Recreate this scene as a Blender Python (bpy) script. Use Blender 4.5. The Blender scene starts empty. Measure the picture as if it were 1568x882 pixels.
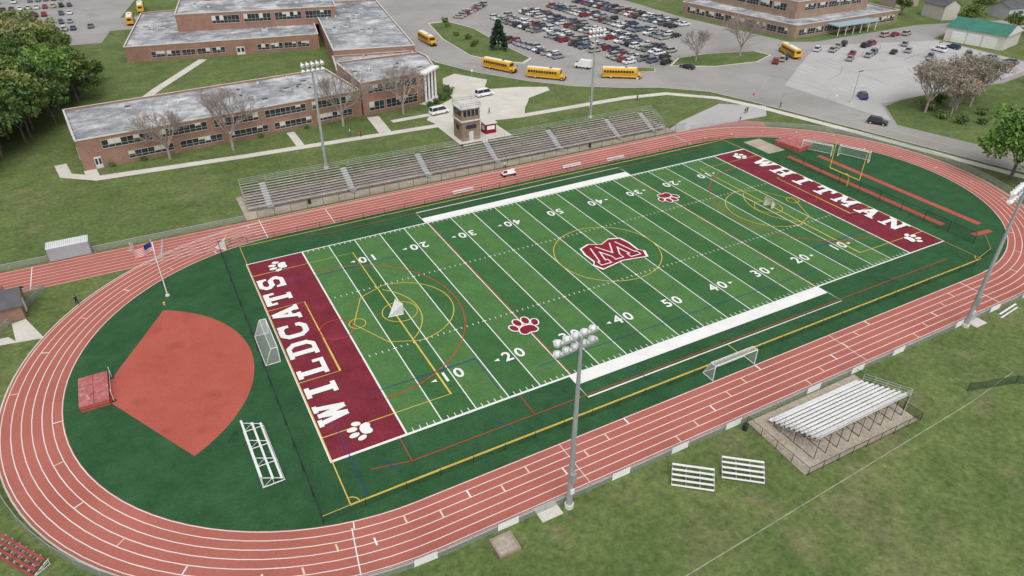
import bpy, math, random
import numpy as np
from mathutils import Vector, Matrix
from mathutils.geometry import tessellate_polygon
random.seed(7); R=random.random; U=random.uniform
sc=bpy.context.scene; COL=sc.collection
sc.view_settings.view_transform='Standard'; sc.view_settings.look='None'; sc.view_settings.exposure=0

# ------------------------------------------------------------------ materials
def _base(name,rough):
    m=bpy.data.materials.new(name); m.use_nodes=True; nt=m.node_tree
    b=nt.nodes['Principled BSDF']; b.inputs['Roughness'].default_value=rough
    b.inputs['Specular IOR Level'].default_value=0.25
    return m,nt,b
def N(nt,t,**k):
    n=nt.nodes.new(t)
    for a,v in k.items(): setattr(n,a,v)
    return n
def noise(nt,vec,scale,detail=4,rough=.6):
    n=N(nt,'ShaderNodeTexNoise'); n.inputs['Scale'].default_value=scale
    n.inputs['Detail'].default_value=detail; n.inputs['Roughness'].default_value=rough
    nt.links.new(vec,n.inputs['Vector']); return n.outputs['Fac']
def ramp(nt,fac,stops):
    r=N(nt,'ShaderNodeValToRGB'); e=r.color_ramp.elements
    while len(e)<len(stops): e.new(.5)
    for i,(p,c) in enumerate(stops): e[i].position=p; e[i].color=(*c,1) if len(c)==3 else c
    nt.links.new(fac,r.inputs[0]); return r.outputs[0]
def mix(nt,f,a,b,mode='MIX'):
    m=N(nt,'ShaderNodeMix',data_type='RGBA',blend_type=mode)
    for s,v in ((m.inputs[0],f),(m.inputs[6],a),(m.inputs[7],b)):
        if isinstance(v,(int,float)): s.default_value=v
        elif isinstance(v,tuple): s.default_value=(*v,1)
        else: nt.links.new(v,s)
    return m.outputs[2]
def pos(nt): return N(nt,'ShaderNodeNewGeometry').outputs['Position']
def Mt(name,c,var=.15,scale=1.0,fine=8.0,rough=.85,metal=0,bump=0,obj=False):
    m,nt,b=_base(name,rough)
    p=N(nt,'ShaderNodeTexCoord').outputs['Object'] if obj else pos(nt)
    lo=tuple(x*(1-var) for x in c); hi=tuple(min(1,x*(1+var)) for x in c)
    a=ramp(nt,noise(nt,p,scale,3),[(.3,lo),(.7,hi)])
    nt.links.new(a,b.inputs['Base Color'])
    b.inputs['Metallic'].default_value=metal
    return m
def patch(name,cols,s1,s2,s3,rough=.95,spots=(),bump=True,fine=(.6,1.2),lush=(),mid=None):
    """terrain-type material: two base tones, a worn tone, fine grain"""
    m,nt,b=_base(name,rough); p=pos(nt)
    a=ramp(nt,noise(nt,p,s1,5),[(.35,cols[0]),(.65,cols[1])])
    n2=noise(nt,p,s2,6,.7)
    d=ramp(nt,n2,[(.56,(0,)*3),(.76,(.85,)*3)])
    c=mix(nt,d,a,cols[2])
    if spots or lush: n3=noise(nt,p,.4,6,.75)
    for k,(x,y,r,amt) in enumerate(tuple(lush)+tuple(spots)):
        v=N(nt,'ShaderNodeVectorMath',operation='DISTANCE'); v.inputs[1].default_value=(x,y,0)
        nt.links.new(p,v.inputs[0])
        ad=N(nt,'ShaderNodeMath',operation='MULTIPLY_ADD'); nt.links.new(n3,ad.inputs[0]); ad.inputs[1].default_value=r*2.8; nt.links.new(v.outputs['Value'],ad.inputs[2])
        mr=N(nt,'ShaderNodeMapRange'); mr.inputs[1].default_value=r*1.0; mr.inputs[2].default_value=r*2.4
        mr.inputs[3].default_value=amt; mr.inputs[4].default_value=0
        nt.links.new(ad.outputs[0],mr.inputs[0]); c=mix(nt,mr.outputs[0],c,cols[3] if k<len(lush) else cols[2])
    if mid: c=mix(nt,1.0,c,ramp(nt,noise(nt,p,mid,5,.75),[(.32,(.74,.78,.74)),(.68,(1.22,1.15,1.18))]),'MULTIPLY')
    fn=noise(nt,p,s3,4,.75)
    f=ramp(nt,fn,[(.28,(fine[0],)*3),(.72,(fine[1],)*3)])
    c=mix(nt,1.0,c,f,'MULTIPLY')
    nt.links.new(c,b.inputs['Base Color'])
    if bump:
        bp=N(nt,'ShaderNodeBump'); bp.inputs['Strength'].default_value=.5; bp.inputs['Distance'].default_value=.15
        nt.links.new(fn,bp.inputs['Height']); nt.links.new(bp.outputs[0],b.inputs['Normal'])
    return m

GRASS=patch('grass',[(.098,.150,.044),(.150,.198,.066),(.235,.205,.12),(.20,.27,.075)],.06,.13,1.3,
   lush=[(80,-52,26,.8),(110,-30,16,.6),(40,-52,12,.4),(20,60,30,.0)],
   spots=[(38,-33,5,.8),(49,-27.5,3.5,.85),(30,-33,3,.7),(33,-19.5,3,.7),(36,-40,6,.5),(57,-24,4,.6),(5,75,8,.45),(-40,92,8,.4),(120,76,6,.7),(-5,-24,5,.5),(22,-28,5,.4),(-12,84,7,.4),(-25,78,6,.35)],fine=(.55,1.32),mid=.28)
TURF=patch('turf_dark',[(.026,.090,.036),(.034,.112,.043),(.040,.118,.05)],.12,.2,3.5,fine=(.78,1.18),mid=.35)
def turf_banded():
    m,nt,b=_base('turf_banded',.95); p=pos(nt)
    s=N(nt,'ShaderNodeSeparateXYZ'); nt.links.new(p,s.inputs[0])
    d=N(nt,'ShaderNodeMath',operation='MULTIPLY'); nt.links.new(s.outputs[0],d.inputs[0]); d.inputs[1].default_value=1/9.144
    fr=N(nt,'ShaderNodeMath',operation='FRACT'); nt.links.new(d.outputs[0],fr.inputs[0])
    gt=N(nt,'ShaderNodeMath',operation='GREATER_THAN'); nt.links.new(fr.outputs[0],gt.inputs[0]); gt.inputs[1].default_value=.5
    c=mix(nt,gt.outputs[0],(.080,.190,.058),(.048,.142,.046))
    f=ramp(nt,noise(nt,p,.22,7,.75),[(.3,(.72,.78,.75)),(.7,(1.22,1.14,1.15))])
    g=ramp(nt,noise(nt,p,3.0,4,.8),[(.28,(.72,)*3),(.72,(1.25,)*3)])
    c=mix(nt,1.0,mix(nt,1.0,c,f,'MULTIPLY'),g,'MULTIPLY'); nt.links.new(c,b.inputs['Base Color']); return m
TURFB=turf_banded()
MAROON=patch('turf_maroon',[(.17,.020,.034),(.225,.028,.046),(.24,.04,.055)],.3,.3,3,bump=False,fine=(.75,1.2))
TRACK=patch('track_red',[(.39,.120,.092),(.46,.150,.118),(.33,.105,.085)],.08,.12,3.5,.85,bump=False,fine=(.85,1.12),mid=None)
CLAY=patch('clay_red',[(.41,.090,.066),(.46,.110,.082),(.33,.068,.054)],.15,.22,4,.9,bump=False,fine=(.85,1.12),spots=[(-22,31,1.2,1),(-19,18,1.3,1),(-25,14,1,1),(-17,26,1,1),(-24,36,1.2,1),(-27.5,21,1.1,1),(-21,12,1.2,1)])
WHITE=Mt('paint_white',(.80,.80,.78),.06,.5,6)
LANE=Mt('lane_paint',(.76,.68,.65),.12,.3,4)
FAINT=Mt('faded_paint',(.30,.33,.22),.35,.6,4)
YEL=Mt('paint_yellow',(.66,.48,.10),.12,.5,5)
RED=Mt('paint_red',(.50,.06,.04),.1,.5,5)
BLUE=Mt('paint_blue',(.025,.06,.24),.1,.5,5)
ASPH=patch('asphalt',[(.30,.285,.275),(.37,.355,.345),(.22,.215,.21)],.05,.09,2.5,.9,bump=False,fine=(.85,1.12))
ASPH2=patch('asphalt_worn',[(.42,.41,.405),(.49,.48,.475),(.32,.315,.31)],.05,.12,2.5,.9,bump=False,fine=(.88,1.1))
CONC=patch('concrete',[(.58,.545,.49),(.66,.63,.57),(.48,.45,.40)],.2,.3,2.5,.9,bump=False,fine=(.88,1.1))
GRAVEL=patch('gravel_dirt',[(.40,.34,.27),(.50,.44,.36),(.30,.25,.18)],.3,.4,3,.95,bump=False)
ALU=Mt('aluminium',(.60,.60,.60),.08,.5,4,.45,.35)
ALUW=Mt('aluminium_bright',(.82,.82,.82),.06,.5,4,.5,.1)
OLD=Mt('bleacher_plank',(.45,.405,.375),.25,.5,3,.75,.05)
GALV=Mt('galvanised',(.42,.44,.46),.1,.3,3,.5,.4)
DARK=Mt('dark_steel',(.03,.03,.035),.1,1,4,.6)
BLK=Mt('rubber_black',(.015,.015,.016),.1,1,4,.8)
GLASS=Mt('window_glass',(.035,.042,.05),.4,.4,1.5,.12)
FRAMEM=Mt('window_frame',(.50,.47,.40),.1,.5,4)
def brick_mat(name,c):
    m,nt,b=_base(name,.9); p=pos(nt)
    s=N(nt,'ShaderNodeSeparateXYZ'); nt.links.new(p,s.inputs[0])
    ad=N(nt,'ShaderNodeMath',operation='ADD'); nt.links.new(s.outputs[0],ad.inputs[0]); nt.links.new(s.outputs[1],ad.inputs[1])
    cx=N(nt,'ShaderNodeCombineXYZ'); nt.links.new(ad.outputs[0],cx.inputs[0]); nt.links.new(s.outputs[2],cx.inputs[1])
    t=N(nt,'ShaderNodeTexBrick'); nt.links.new(cx.outputs[0],t.inputs[0]); t.inputs['Scale'].default_value=1
    t.inputs['Brick Width'].default_value=.45; t.inputs['Row Height'].default_value=.16; t.inputs['Mortar Size'].default_value=.02
    t.inputs[1].default_value=(*c,1); t.inputs[2].default_value=(c[0]*.75,c[1]*.7,c[2]*.7,1); t.inputs[3].default_value=(.34,.28,.24,1)
    f=ramp(nt,noise(nt,p,.25,5,.7),[(.3,(.75,)*3),(.7,(1.1,)*3)])
    nt.links.new(mix(nt,1.0,t.outputs[0],f,'MULTIPLY'),b.inputs['Base Color']); return m
BRICK=brick_mat('brick',(.35,.17,.115)); BRICK2=brick_mat('brick_tan',(.40,.27,.19)); BRICK3=brick_mat('brick_brown',(.32,.22,.15))
def roof_mat():
    m,nt,b=_base('flat_roof',.85); p=pos(nt)
    a=ramp(nt,noise(nt,p,.11,8,.78),[(.36,(.17,.18,.19)),(.46,(.28,.29,.31)),(.52,(.40,.41,.43)),(.60,(.62,.62,.63))])
    st=N(nt,'ShaderNodeMapping'); st.inputs['Scale'].default_value=(.05,.7,1); nt.links.new(p,st.inputs[0])
    g=ramp(nt,noise(nt,st.outputs[0],1,5,.7),[(.35,(.75,)*3),(.65,(1.1,)*3)])
    nt.links.new(mix(nt,1.0,a,g,'MULTIPLY'),b.inputs['Base Color']); return m
ROOF=roof_mat()
ROOFD=Mt('roof_shingle',(.11,.11,.12),.25,.4,5)
GREENR=Mt('roof_green_metal',(.05,.19,.14),.15,.3,3,.5)
TRIM=Mt('trim_light',(.60,.58,.54),.1,.5,4)
BARK=Mt('bark',(.16,.13,.11),.25,1.5,8)
def leafm(name,a,b_,c):
    m,nt,b=_base(name,.75); p=pos(nt); oi=N(nt,'ShaderNodeObjectInfo').outputs['Random']
    col=ramp(nt,noise(nt,p,.45,4,.65),[(.3,a),(.5,b_),(.72,c)])
    f=ramp(nt,oi,[(0,(.72,.8,.8)),(.5,(1,1,1)),(1,(1.4,1.18,1.0))])
    nt.links.new(mix(nt,1.0,col,f,'MULTIPLY'),b.inputs['Base Color']); return m
LEAF=leafm('leaf_green',(.062,.112,.034),(.105,.170,.050),(.18,.245,.08))
LEAFY=leafm('leaf_spring',(.15,.18,.07),(.23,.26,.11),(.31,.32,.17))
LEAFB=leafm('leaf_bright',(.10,.18,.04),(.16,.28,.06),(.24,.36,.09))
LEAFP=leafm('blossom_twig',(.26,.21,.17),(.36,.32,.26),(.36,.38,.20))
NEEDLE=leafm('needle_dark',(.014,.040,.020),(.025,.06,.028),(.04,.08,.04))
def meshm(name,c,alpha):
    m,nt,b=_base(name,.7); b.inputs['Base Color'].default_value=(*c,1)
    tr=N(nt,'ShaderNodeBsdfTransparent'); mx=N(nt,'ShaderNodeMixShader'); mx.inputs[0].default_value=alpha
    nt.links.new(tr.outputs[0],mx.inputs[1]); nt.links.new(b.outputs[0],mx.inputs[2])
    nt.links.new(mx.outputs[0],nt.nodes['Material Output'].inputs[0]); return m
MESHB=meshm('chainlink_black',(.012,.014,.014),.16)
MESHG=meshm('chainlink_grey',(.36,.37,.37),.42)
NET=meshm('goal_net',(.75,.75,.75),.28)
NETG=meshm('net_green',(.02,.07,.04),.5)
NETW=meshm('net_dense',(.8,.8,.8),.75)

# ------------------------------------------------------------------ mesh builder
class MB:
    def __init__(s): s.v=[];s.f=[];s.m=[];s.T=Matrix.Identity(4);s.mats=[]
    def mi(s,mat):
        if mat not in s.mats: s.mats.append(mat)
        return s.mats.index(mat)
    def add(s,vs,fs,mat):
        o=len(s.v); k=s.mi(mat)
        for p in vs: s.v.append(tuple(s.T@Vector(p)))
        for f in fs: s.f.append(tuple(i+o for i in f)); s.m.append(k)
    def box(s,c,d,mat,rot=0,taper=1):
        x,y,z=d[0]/2,d[1]/2,d[2]/2; ca,sa=math.cos(rot),math.sin(rot); vs=[]
        for k,t in ((-z,1),(z,taper)):
            for i,j in ((-x,-y),(x,-y),(x,y),(-x,y)):
                i*=t;j*=t; vs.append((c[0]+i*ca-j*sa,c[1]+i*sa+j*ca,c[2]+k))
        s.add(vs,[(3,2,1,0),(4,5,6,7),(0,1,5,4),(1,2,6,5),(2,3,7,6),(3,0,4,7)],mat)
    def cyl(s,a,b,r0,r1,mat,n=8,cap=True):
        a=Vector(a);b=Vector(b);d=(b-a)
        if d.length<1e-6: return
        d.normalize(); u=d.orthogonal().normalized(); w=d.cross(u); vs=[]
        for p,r in ((a,r0),(b,r1)):
            for i in range(n):
                t=2*math.pi*i/n; vs.append(p+(u*math.cos(t)+w*math.sin(t))*r)
        fs=[(i,(i+1)%n,n+(i+1)%n,n+i) for i in range(n)]
        if cap: fs+= [tuple(range(n-1,-1,-1)),tuple(range(n,2*n))]
        s.add(vs,fs,mat)
    def poly(s,pts,z,mat):
        t=tessellate_polygon([[Vector((p[0],p[1],0)) for p in pts]])
        vs=[(p[0],p[1],z) for p in pts]; fs=[]
        for a,b,c in t:
            A,B,C=[Vector(vs[i]) for i in (a,b,c)]
            fs.append((a,b,c) if (B-A).cross(C-A).z>0 else (a,c,b))
        s.add(vs,fs,mat)
    def prism(s,pts,z0,z1,mat,top=None):
        n=len(pts); A=sum(pts[i][0]*pts[(i+1)%n][1]-pts[(i+1)%n][0]*pts[i][1] for i in range(n))
        if A<0: pts=pts[::-1]
        vs=[(p[0],p[1],z0) for p in pts]+[(p[0],p[1],z1) for p in pts]
        s.add(vs,[(i,(i+1)%n,n+(i+1)%n,n+i) for i in range(n)],mat); s.poly(pts,z1,top or mat)
    def strip(s,pts,w,z,mat,closed=False):
        n=len(pts); L=[];Rr=[]
        for i,p in enumerate(pts):
            a=pts[i-1] if (i>0 or closed) else p; b=pts[(i+1)%n] if (i<n-1 or closed) else p
            d=Vector((b[0]-a[0],b[1]-a[1])); 
            if d.length<1e-9: d=Vector((1,0))
            d.normalize(); nx,ny=-d.y*w/2,d.x*w/2
            k=1
            if (0<i<n-1 or closed):
                d1=Vector((p[0]-a[0],p[1]-a[1])).normalized(); k=1/max(.5,abs(d1.dot(d)))
            L.append((p[0]+nx*k,p[1]+ny*k,z)); Rr.append((p[0]-nx*k,p[1]-ny*k,z))
        m=n if closed else n-1
        s.add(L+Rr,[(n+i,n+(i+1)%n,(i+1)%n,i) for i in range(m)],mat)
    def build(s,name,smooth=False,loc=None):
        me=bpy.data.meshes.new(name); me.from_pydata(s.v,[],s.f)
        for m in s.mats: me.materials.append(m)
        me.polygons.foreach_set('material_index',s.m)
        if smooth: me.polygons.foreach_set('use_smooth',[True]*len(s.f))
        me.update(); o=bpy.data.objects.new(name,me); COL.objects.link(o)
        if loc: o.location=loc
        return o
def inst(src,name,loc,rot=0,sc_=1):
    o=bpy.data.objects.new(name,src if isinstance(src,bpy.types.Mesh) else src.data); COL.objects.link(o)
    o.location=loc; o.rotation_euler=(0,0,rot); o.scale=(sc_,)*3 if not isinstance(sc_,tuple) else sc_; return o
def mesh_only(mb,name):
    o=mb.build(name); me=o.data; bpy.data.objects.remove(o); return me
ZC=[0.060]
def nz():
    ZC[0]+=0.0006; return ZC[0]

# ------------------------------------------------------------------ ground
g=MB(); g.poly([(-1500,-1200),(1800,-1200),(1800,2000),(-1500,2000)],0,GRASS); g.build('ground')
XL,XR,YC,RI=-2.5,94.0,23.4,33.2; LW=1.067; NL=6; RO=RI+NL*LW
def stadium(r,n=48):
    p=[(XR+r*math.sin(t),YC-r*math.cos(t)) for t in [math.pi*i/n for i in range(n+1)]]
    p+=[(XL-r*math.sin(t),YC+r*math.cos(t)) for t in [math.pi*i/n for i in range(n+1)]]
    return p
g=MB(); g.poly(stadium(RO+.35),.020,TRACK)
g.prism([(-62,56.4),(-2,56.4),(-2,64.6),(-62,64.6)],0,.024,TRACK)
g.prism([(-6,62.5),(100,62.5),(100,64.4),(-6,64.4)],0,.0235,TRACK)
g.poly([(100,62),(116,57),(118,60),(112,66),(100,66)],.0232,TRACK)
g.build('running_track')
g=MB(); z=.028
for i in range(NL+1):
    g.strip(stadium(RI+i*LW),.11,.030+.0005*i,LANE,True)
g.strip(stadium(RO+.42),.18,.036,CONC,True)
for i in range(NL+1):
    y=YC+RI+i*LW; g.strip([(-60,y),(-3,y)],.09,.0345+.0005*i,LANE)
g.strip([(-60,64.2),(100,64.2)],.09,.0385,LANE)
for k,(x,w) in enumerate(((-9.8,.12),(90,.12),(60,.08),(15,.08))): g.strip([(x,YC-RI),(x-1.0*(k==0),YC-RO)],w,.0366+k*.0003,WHITE)
for k,x in enumerate((-4,92,8,-22,-40)): g.strip([(x,YC+RI),(x,YC+RO+ (1.4 if x<0 else 0))],.12,.0389+k*.0004,WHITE)
YTAN=Mt('tick_paint',(.74,.55,.38),.1,.5,5)
for i in range(30):
    x=-19+i*3.6; lane=(i*5)%6 if i>8 else 1+(i%2)
    y=YC-RI-(lane+.5)*LW
    g.strip([(x,y-.5),(x,y+.5)],.2,.0415,YTAN if i%3 else WHITE)
for a in range(14):   # stagger marks on the bends
    for side in (0,1):
        t=math.radians(12+a*12.5); r=RI+((a*5+side*2)%6+.5)*LW
        c=(XR,YC) if side else (XL,YC); sx=1 if side else -1
        p=lambda rr:(c[0]+sx*rr*math.sin(t),c[1]-rr*math.cos(t))
        g.strip([p(r-.45),p(r+.45)],.14,.0422,YTAN if a%2 else WHITE)
g.build('track_markings')
g=MB(); g.poly(stadium(RI-.12),.044,TURF); g.build('artificial_turf')
g=MB(); g.poly([(0,0),(91.44,0),(91.44,48.77),(0,48.77)],.052,TURFB)
g.poly([(-9.14,0),(0,0),(0,48.77),(-9.14,48.77)],.0525,MAROON)
g.poly([(91.44,0),(100.58,0),(100.58,48.77),(91.44,48.77)],.0525,MAROON)
g.build('football_field')
g=MB()
pts=[(-31.6,24.6)]+[(-32+19*math.cos(math.radians(t)),24.6+19*math.sin(math.radians(t))) for t in range(-60,61,5)]
g.poly(pts,.050,CLAY); g.build('high_jump_apron')
g=MB()
g.strip([(106.2,4),(106.2,41)],1.3,.050,CLAY); g.strip([(112.5,1),(112.5,38)],1.3,.0505,CLAY); g.strip([(111.8,-1.5),(107.4,-1.0)],1.0,.051,CLAY)
g.poly([(103.5,44),(108.5,44),(108.5,52),(103.5,52)],.050,GRAVEL)
g.build('jump_runway')

# ------------------------------------------------------------------ field markings
g=MB()
def line(pts,w,mat,closed=False): g.strip(pts,w,nz(),mat,closed)
FW=48.77
line([(-9.14,0),(100.58,0),(100.58,FW),(-9.14,FW)],.2,WHITE,True)
for x in (0,91.44): line([(x,0.1),(x,FW-.1)],.24,WHITE)
for i in range(1,20):
    x=i*4.572; line([(x,.12),(x,FW-.12)],.15,WHITE)
    if i in (5,15): line([(x+.2,.12),(x+.2,FW-.12)],.13,RED)
z1=nz()
for i in range(1,100):
    if i%5==0: 
        for y in (16.26,32.51): g.add([(i*.9144-.3,y-.08,z1+.002),(i*.9144+.3,y-.08,z1+.002),(i*.9144+.3,y+.08,z1+.002),(i*.9144-.3,y+.08,z1+.002)],[(0,1,2,3)],WHITE); 
        continue
    x=i*.9144
    for y0,y1 in ((.15,.75),(FW-.75,FW-.15),(16.05,16.5),(32.25,32.7)):
        g.add([(x-.05,y0,z1),(x+.05,y0,z1),(x+.05,y1,z1),(x-.05,y1,z1)],[(0,1,2,3)],WHITE)
ZC[0]+=.003
for s0,s1 in ((-.15,-2.0),(FW+.15,FW+2.0)):
    zz=nz(); a,b=min(s0,s1),max(s0,s1); g.poly([(22.5,a),(68.9,a),(68.9,b),(22.5,b)],zz,WHITE)
line([(22.5,-2.1),(22.5,-4.6),(68.9,-4.6),(68.9,-2.1)],.12,WHITE)
line([(22.5,FW+2.1),(22.5,FW+4.6),(68.9,FW+4.6),(68.9,FW+2.1)],.12,WHITE)
line([(-9.0,-6.9),(100.4,-6.9),(100.4,55.3),(-9.0,55.3)],.14,YEL,True)
for sx,x0 in ((1,-9.0),(-1,100.4)):
    line([(x0,4.1),(x0+sx*16.5,4.1),(x0+sx*16.5,44.5),(x0,44.5)],.14,YEL)
    line([(x0,15.1),(x0+sx*5.5,15.1),(x0+sx*5.5,33.5),(x0,33.5)],.14,YEL)
    arc=[(x0+sx*(11+9.15*math.cos(t)),24.3+9.15*math.sin(t)) for t in [math.radians(a) for a in range(-53,54,6)]]; line(arc,.14,YEL)
circ=lambda cx,cy,r,n=48,a0=0,a1=360:[(cx+r*math.cos(math.radians(a0+(a1-a0)*i/n)),cy+r*math.sin(math.radians(a0+(a1-a0)*i/n))) for i in range(n+(0 if a1-a0==360 else 1))]
line(circ(45.72,24.38,9.15),.13,YEL,True)
for cx,sx in ((8.3,1),(83.1,-1)):
    line(circ(cx,24.3,2.6),.12,YEL,True)
    a0=-90 if sx>0 else 90
    line(circ(cx,24.3,8,30,a0,a0+180),.13,YEL); line(circ(cx-sx*8.3,24.3,17.2,40,a0,a0+180),.14,RED)
    line([(cx-sx*4,18),(cx,16.3)],.13,YEL); line([(cx-sx*4,30.6),(cx,32.3)],.13,YEL)
    line([(cx-sx*4,18),(cx-sx*7,24.3),(cx-sx*4,30.6)],.12,YEL)
    line(circ(cx-sx*9.5,24.3,2.4),.12,RED,True); line(circ(cx-sx*6.5,24.3,1.2),.12,YEL,True)
    line([(cx+sx*5,2),(cx+sx*5,9),(cx-sx*10,9)],.1,BLUE); line([(cx+sx*5,40),(cx-sx*14,40)],.1,BLUE)
for y in (-4.2,53.2): line([(-5.5 if y<0 else 2,y+1.0),(-1.0 if y<0 else 6,y),(95,y)],.1,RED)
line([(-1,-.3),(-1,-4.2)],.1,RED); line([(15,-.3),(15,-4)],.1,RED); line([(45.7,-4.7),(45.7,-7)],.12,YEL); line([(-7,-6.6),(-7,6)],.09,BLUE)
line([(20,3.6),(73,3.6)],.09,BLUE)
for x in (-4,10,30,60,80): line([(x,-2.4),(x+1.5,-5.2)],.1,BLUE)
line(circ(-9,-6.9,1,8,0,90),.12,YEL); line(circ(100.4,-6.9,1,8,90,180),.12,YEL)
def text_into(mb,txt,size,cx,cy,rot,mat,bold=.03):
    c=bpy.data.curves.new('t','FONT'); c.body=txt; c.size=size; c.align_x='CENTER'; c.align_y='CENTER'; c.offset=bold*size; c.resolution_u=3
    o=bpy.data.objects.new('t',c); COL.objects.link(o); dg=bpy.context.evaluated_depsgraph_get()
    me=bpy.data.meshes.new_from_object(o.evaluated_get(dg)); zz=nz(); ca,sa=math.cos(rot),math.sin(rot)
    mb.add([(cx+v.co.x*ca-v.co.y*sa,cy+v.co.x*sa+v.co.y*ca,zz) for v in me.vertices],[tuple(p.vertices) for p in me.polygons],mat)
    bpy.data.objects.remove(o); bpy.data.meshes.remove(me)
for i,n in enumerate((10,20,30,40,50,40,30,20,10)):
    x=9.144*(i+1)
    for y,r in ((7.3,0),(FW-7.3,math.pi)):
        s=str(n); k=1 if r==0 else -1
        text_into(g,s[0],2.7,x-k*.95,y,r,WHITE,.02); text_into(g,s[1],2.7,x+k*.95,y,r,WHITE,.02)
        if n!=50:
            d=-1 if i<4 else 1; xx=x+d*(2.25); zz=nz()
            g.add([(xx,y+.3,zz),(xx+d*.8,y,zz),(xx,y-.3,zz)],[(0,1,2) if d<0 else (0,2,1)],WHITE)
LET={
'W':[(.13,.95,.31,.05),(.31,.05,.5,.8),(.5,.8,.69,.05),(.69,.05,.87,.95),(-.02,.93,.32,.93,.14),(.68,.93,1.02,.93,.14),(.40,.86,.60,.86,.14)],
'I':[(.5,.02,.5,.98,.26),(.22,.08,.78,.08,.16),(.22,.92,.78,.92,.16)],
'L':[(.3,.02,.3,.98,.24),(.06,.92,.54,.92,.16),(.06,.08,.95,.08,.16),(.88,.0,.88,.38,.16)],
'D':[(.28,.02,.28,.98,.24),(.03,.92,.7,.92,.16),(.03,.08,.7,.08,.16),(.66,.93,.87,.7),(.85,.78,.85,.22,.24),(.87,.3,.66,.07)],
'C':[(.3,.91,.7,.91),(.3,.09,.7,.09),(.15,.78,.15,.22,.24),(.34,.93,.13,.7),(.34,.07,.13,.3),(.86,.62,.86,1,.17),(.86,.36,.86,.18,.2),(.68,.93,.86,.78),(.66,.07,.88,.26)],
'A':[(.5,.97,.2,.05),(.5,.97,.8,.05,.26),(.3,.35,.7,.35,.14),(.0,.07,.38,.07,.14),(.60,.07,1.0,.07,.14)],
'T':[(.5,.02,.5,.98,.25),(.05,.9,.95,.9,.2),(.11,.95,.11,.6,.15),(.89,.95,.89,.6,.15),(.26,.08,.74,.08,.16)],
'S':[(.85,.64,.85,1,.15),(.3,.91,.7,.91,.18),(.16,.82,.16,.6,.22),(.34,.93,.15,.74),(.68,.93,.85,.8),(.13,.66,.32,.5),(.26,.51,.72,.51,.2),(.68,.52,.86,.36),(.85,.4,.85,.2,.22),(.86,.28,.66,.07),(.7,.09,.3,.09,.18),(.32,.07,.15,.2),(.15,0,.15,.36,.15)],
'H':[(.24,.02,.24,.98,.24),(.76,.02,.76,.98,.24),(.24,.5,.76,.5,.16),(.02,.93,.45,.93,.13),(.02,.07,.45,.07,.13),(.55,.93,.98,.93,.13),(.55,.07,.98,.07,.13)],
'M':[(.19,.02,.19,.98,.2),(.81,.02,.81,.98,.22),(.18,.95,.5,.3,.2),(.82,.95,.5,.3,.2),(.0,.93,.28,.93,.13),(.0,.07,.36,.07,.13),(.72,.93,1,.93,.13),(.62,.07,1,.07,.13)],
'N':[(.21,.02,.21,.98,.19),(.79,.02,.79,.98,.19),(.2,.95,.8,.05,.24),(.0,.93,.3,.93,.13),(.0,.07,.4,.07,.13),(.6,.93,1,.93,.13)]}
def letter(mb,ch,ox,oy,w,h,rot,mat):
    ca,sa=math.cos(rot),math.sin(rot)
    for s in LET[ch]:
        t=(s[4] if len(s)>4 else .2)*h*.98; a=((s[0]-.5)*w,(s[1]-.5)*h); b=((s[2]-.5)*w,(s[3]-.5)*h)
        P=[(ox+p[0]*ca-p[1]*sa,oy+p[0]*sa+p[1]*ca) for p in (a,b)]
        mb.strip(P,t,nz(),mat)
def word(mb,txt,cx,cy,rot,w,h,pitch):
    n=len(txt); ca,sa=math.cos(rot),math.sin(rot)
    for i,c in enumerate(txt):
        o=(i-(n-1)/2)*pitch; letter(mb,c,cx+o*ca,cy+o*sa,w if c!='I' else w,h,rot,WHITE)
word(g,'WILDCATS',-6.75,24.4,math.pi/2,3.8,4.0,4.75)
word(g,'WHITMAN',98.3,24.4,-math.pi/2,4.2,4.0,5.35)
def ell(mb,cx,cy,a,b,rot,mat,n=20):
    ca,sa=math.cos(rot),math.sin(rot)
    mb.poly([(cx+a*math.cos(t)*ca-b*math.sin(t)*sa,cy+a*math.cos(t)*sa+b*math.sin(t)*ca) for t in [2*math.pi*i/n for i in range(n)]],nz(),mat)
def paw(cx,cy,s,rot,mat,outline=None):
    parts=[(0,-.35,.62,.42,0),(-.33,-.55,.33,.3,0),(.33,-.55,.33,.3,0),(-.85,.15,.25,.38,.35),(-.33,.62,.26,.42,.1),(.33,.62,.26,.42,-.1),(.85,.15,.25,.38,-.35)]
    ca,sa=math.cos(rot),math.sin(rot)
    for gr,mt in ((.10,outline),(0,mat)):
        if mt is None: continue
        for (x,y,a,b,r) in parts:
            ell(g,cx+s*(x*ca-y*sa),cy+s*(x*sa+y*ca),s*(a+gr),s*(b+gr),rot+r,mt)
MARP=Mt('paint_maroon',(.24,.015,.03),.15,.5,6)
paw(22.86,12.2,2.0,0,MARP,WHITE); paw(68.58,36.6,2.0,math.pi,MARP,WHITE)
for x,y,r in ((-4.6,3.1,math.pi/2),(-4.6,45.7,math.pi/2),(96.2,3.1,-math.pi/2),(96.2,45.7,-math.pi/2)): paw(x,y,1.5,r,WHITE)
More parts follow.
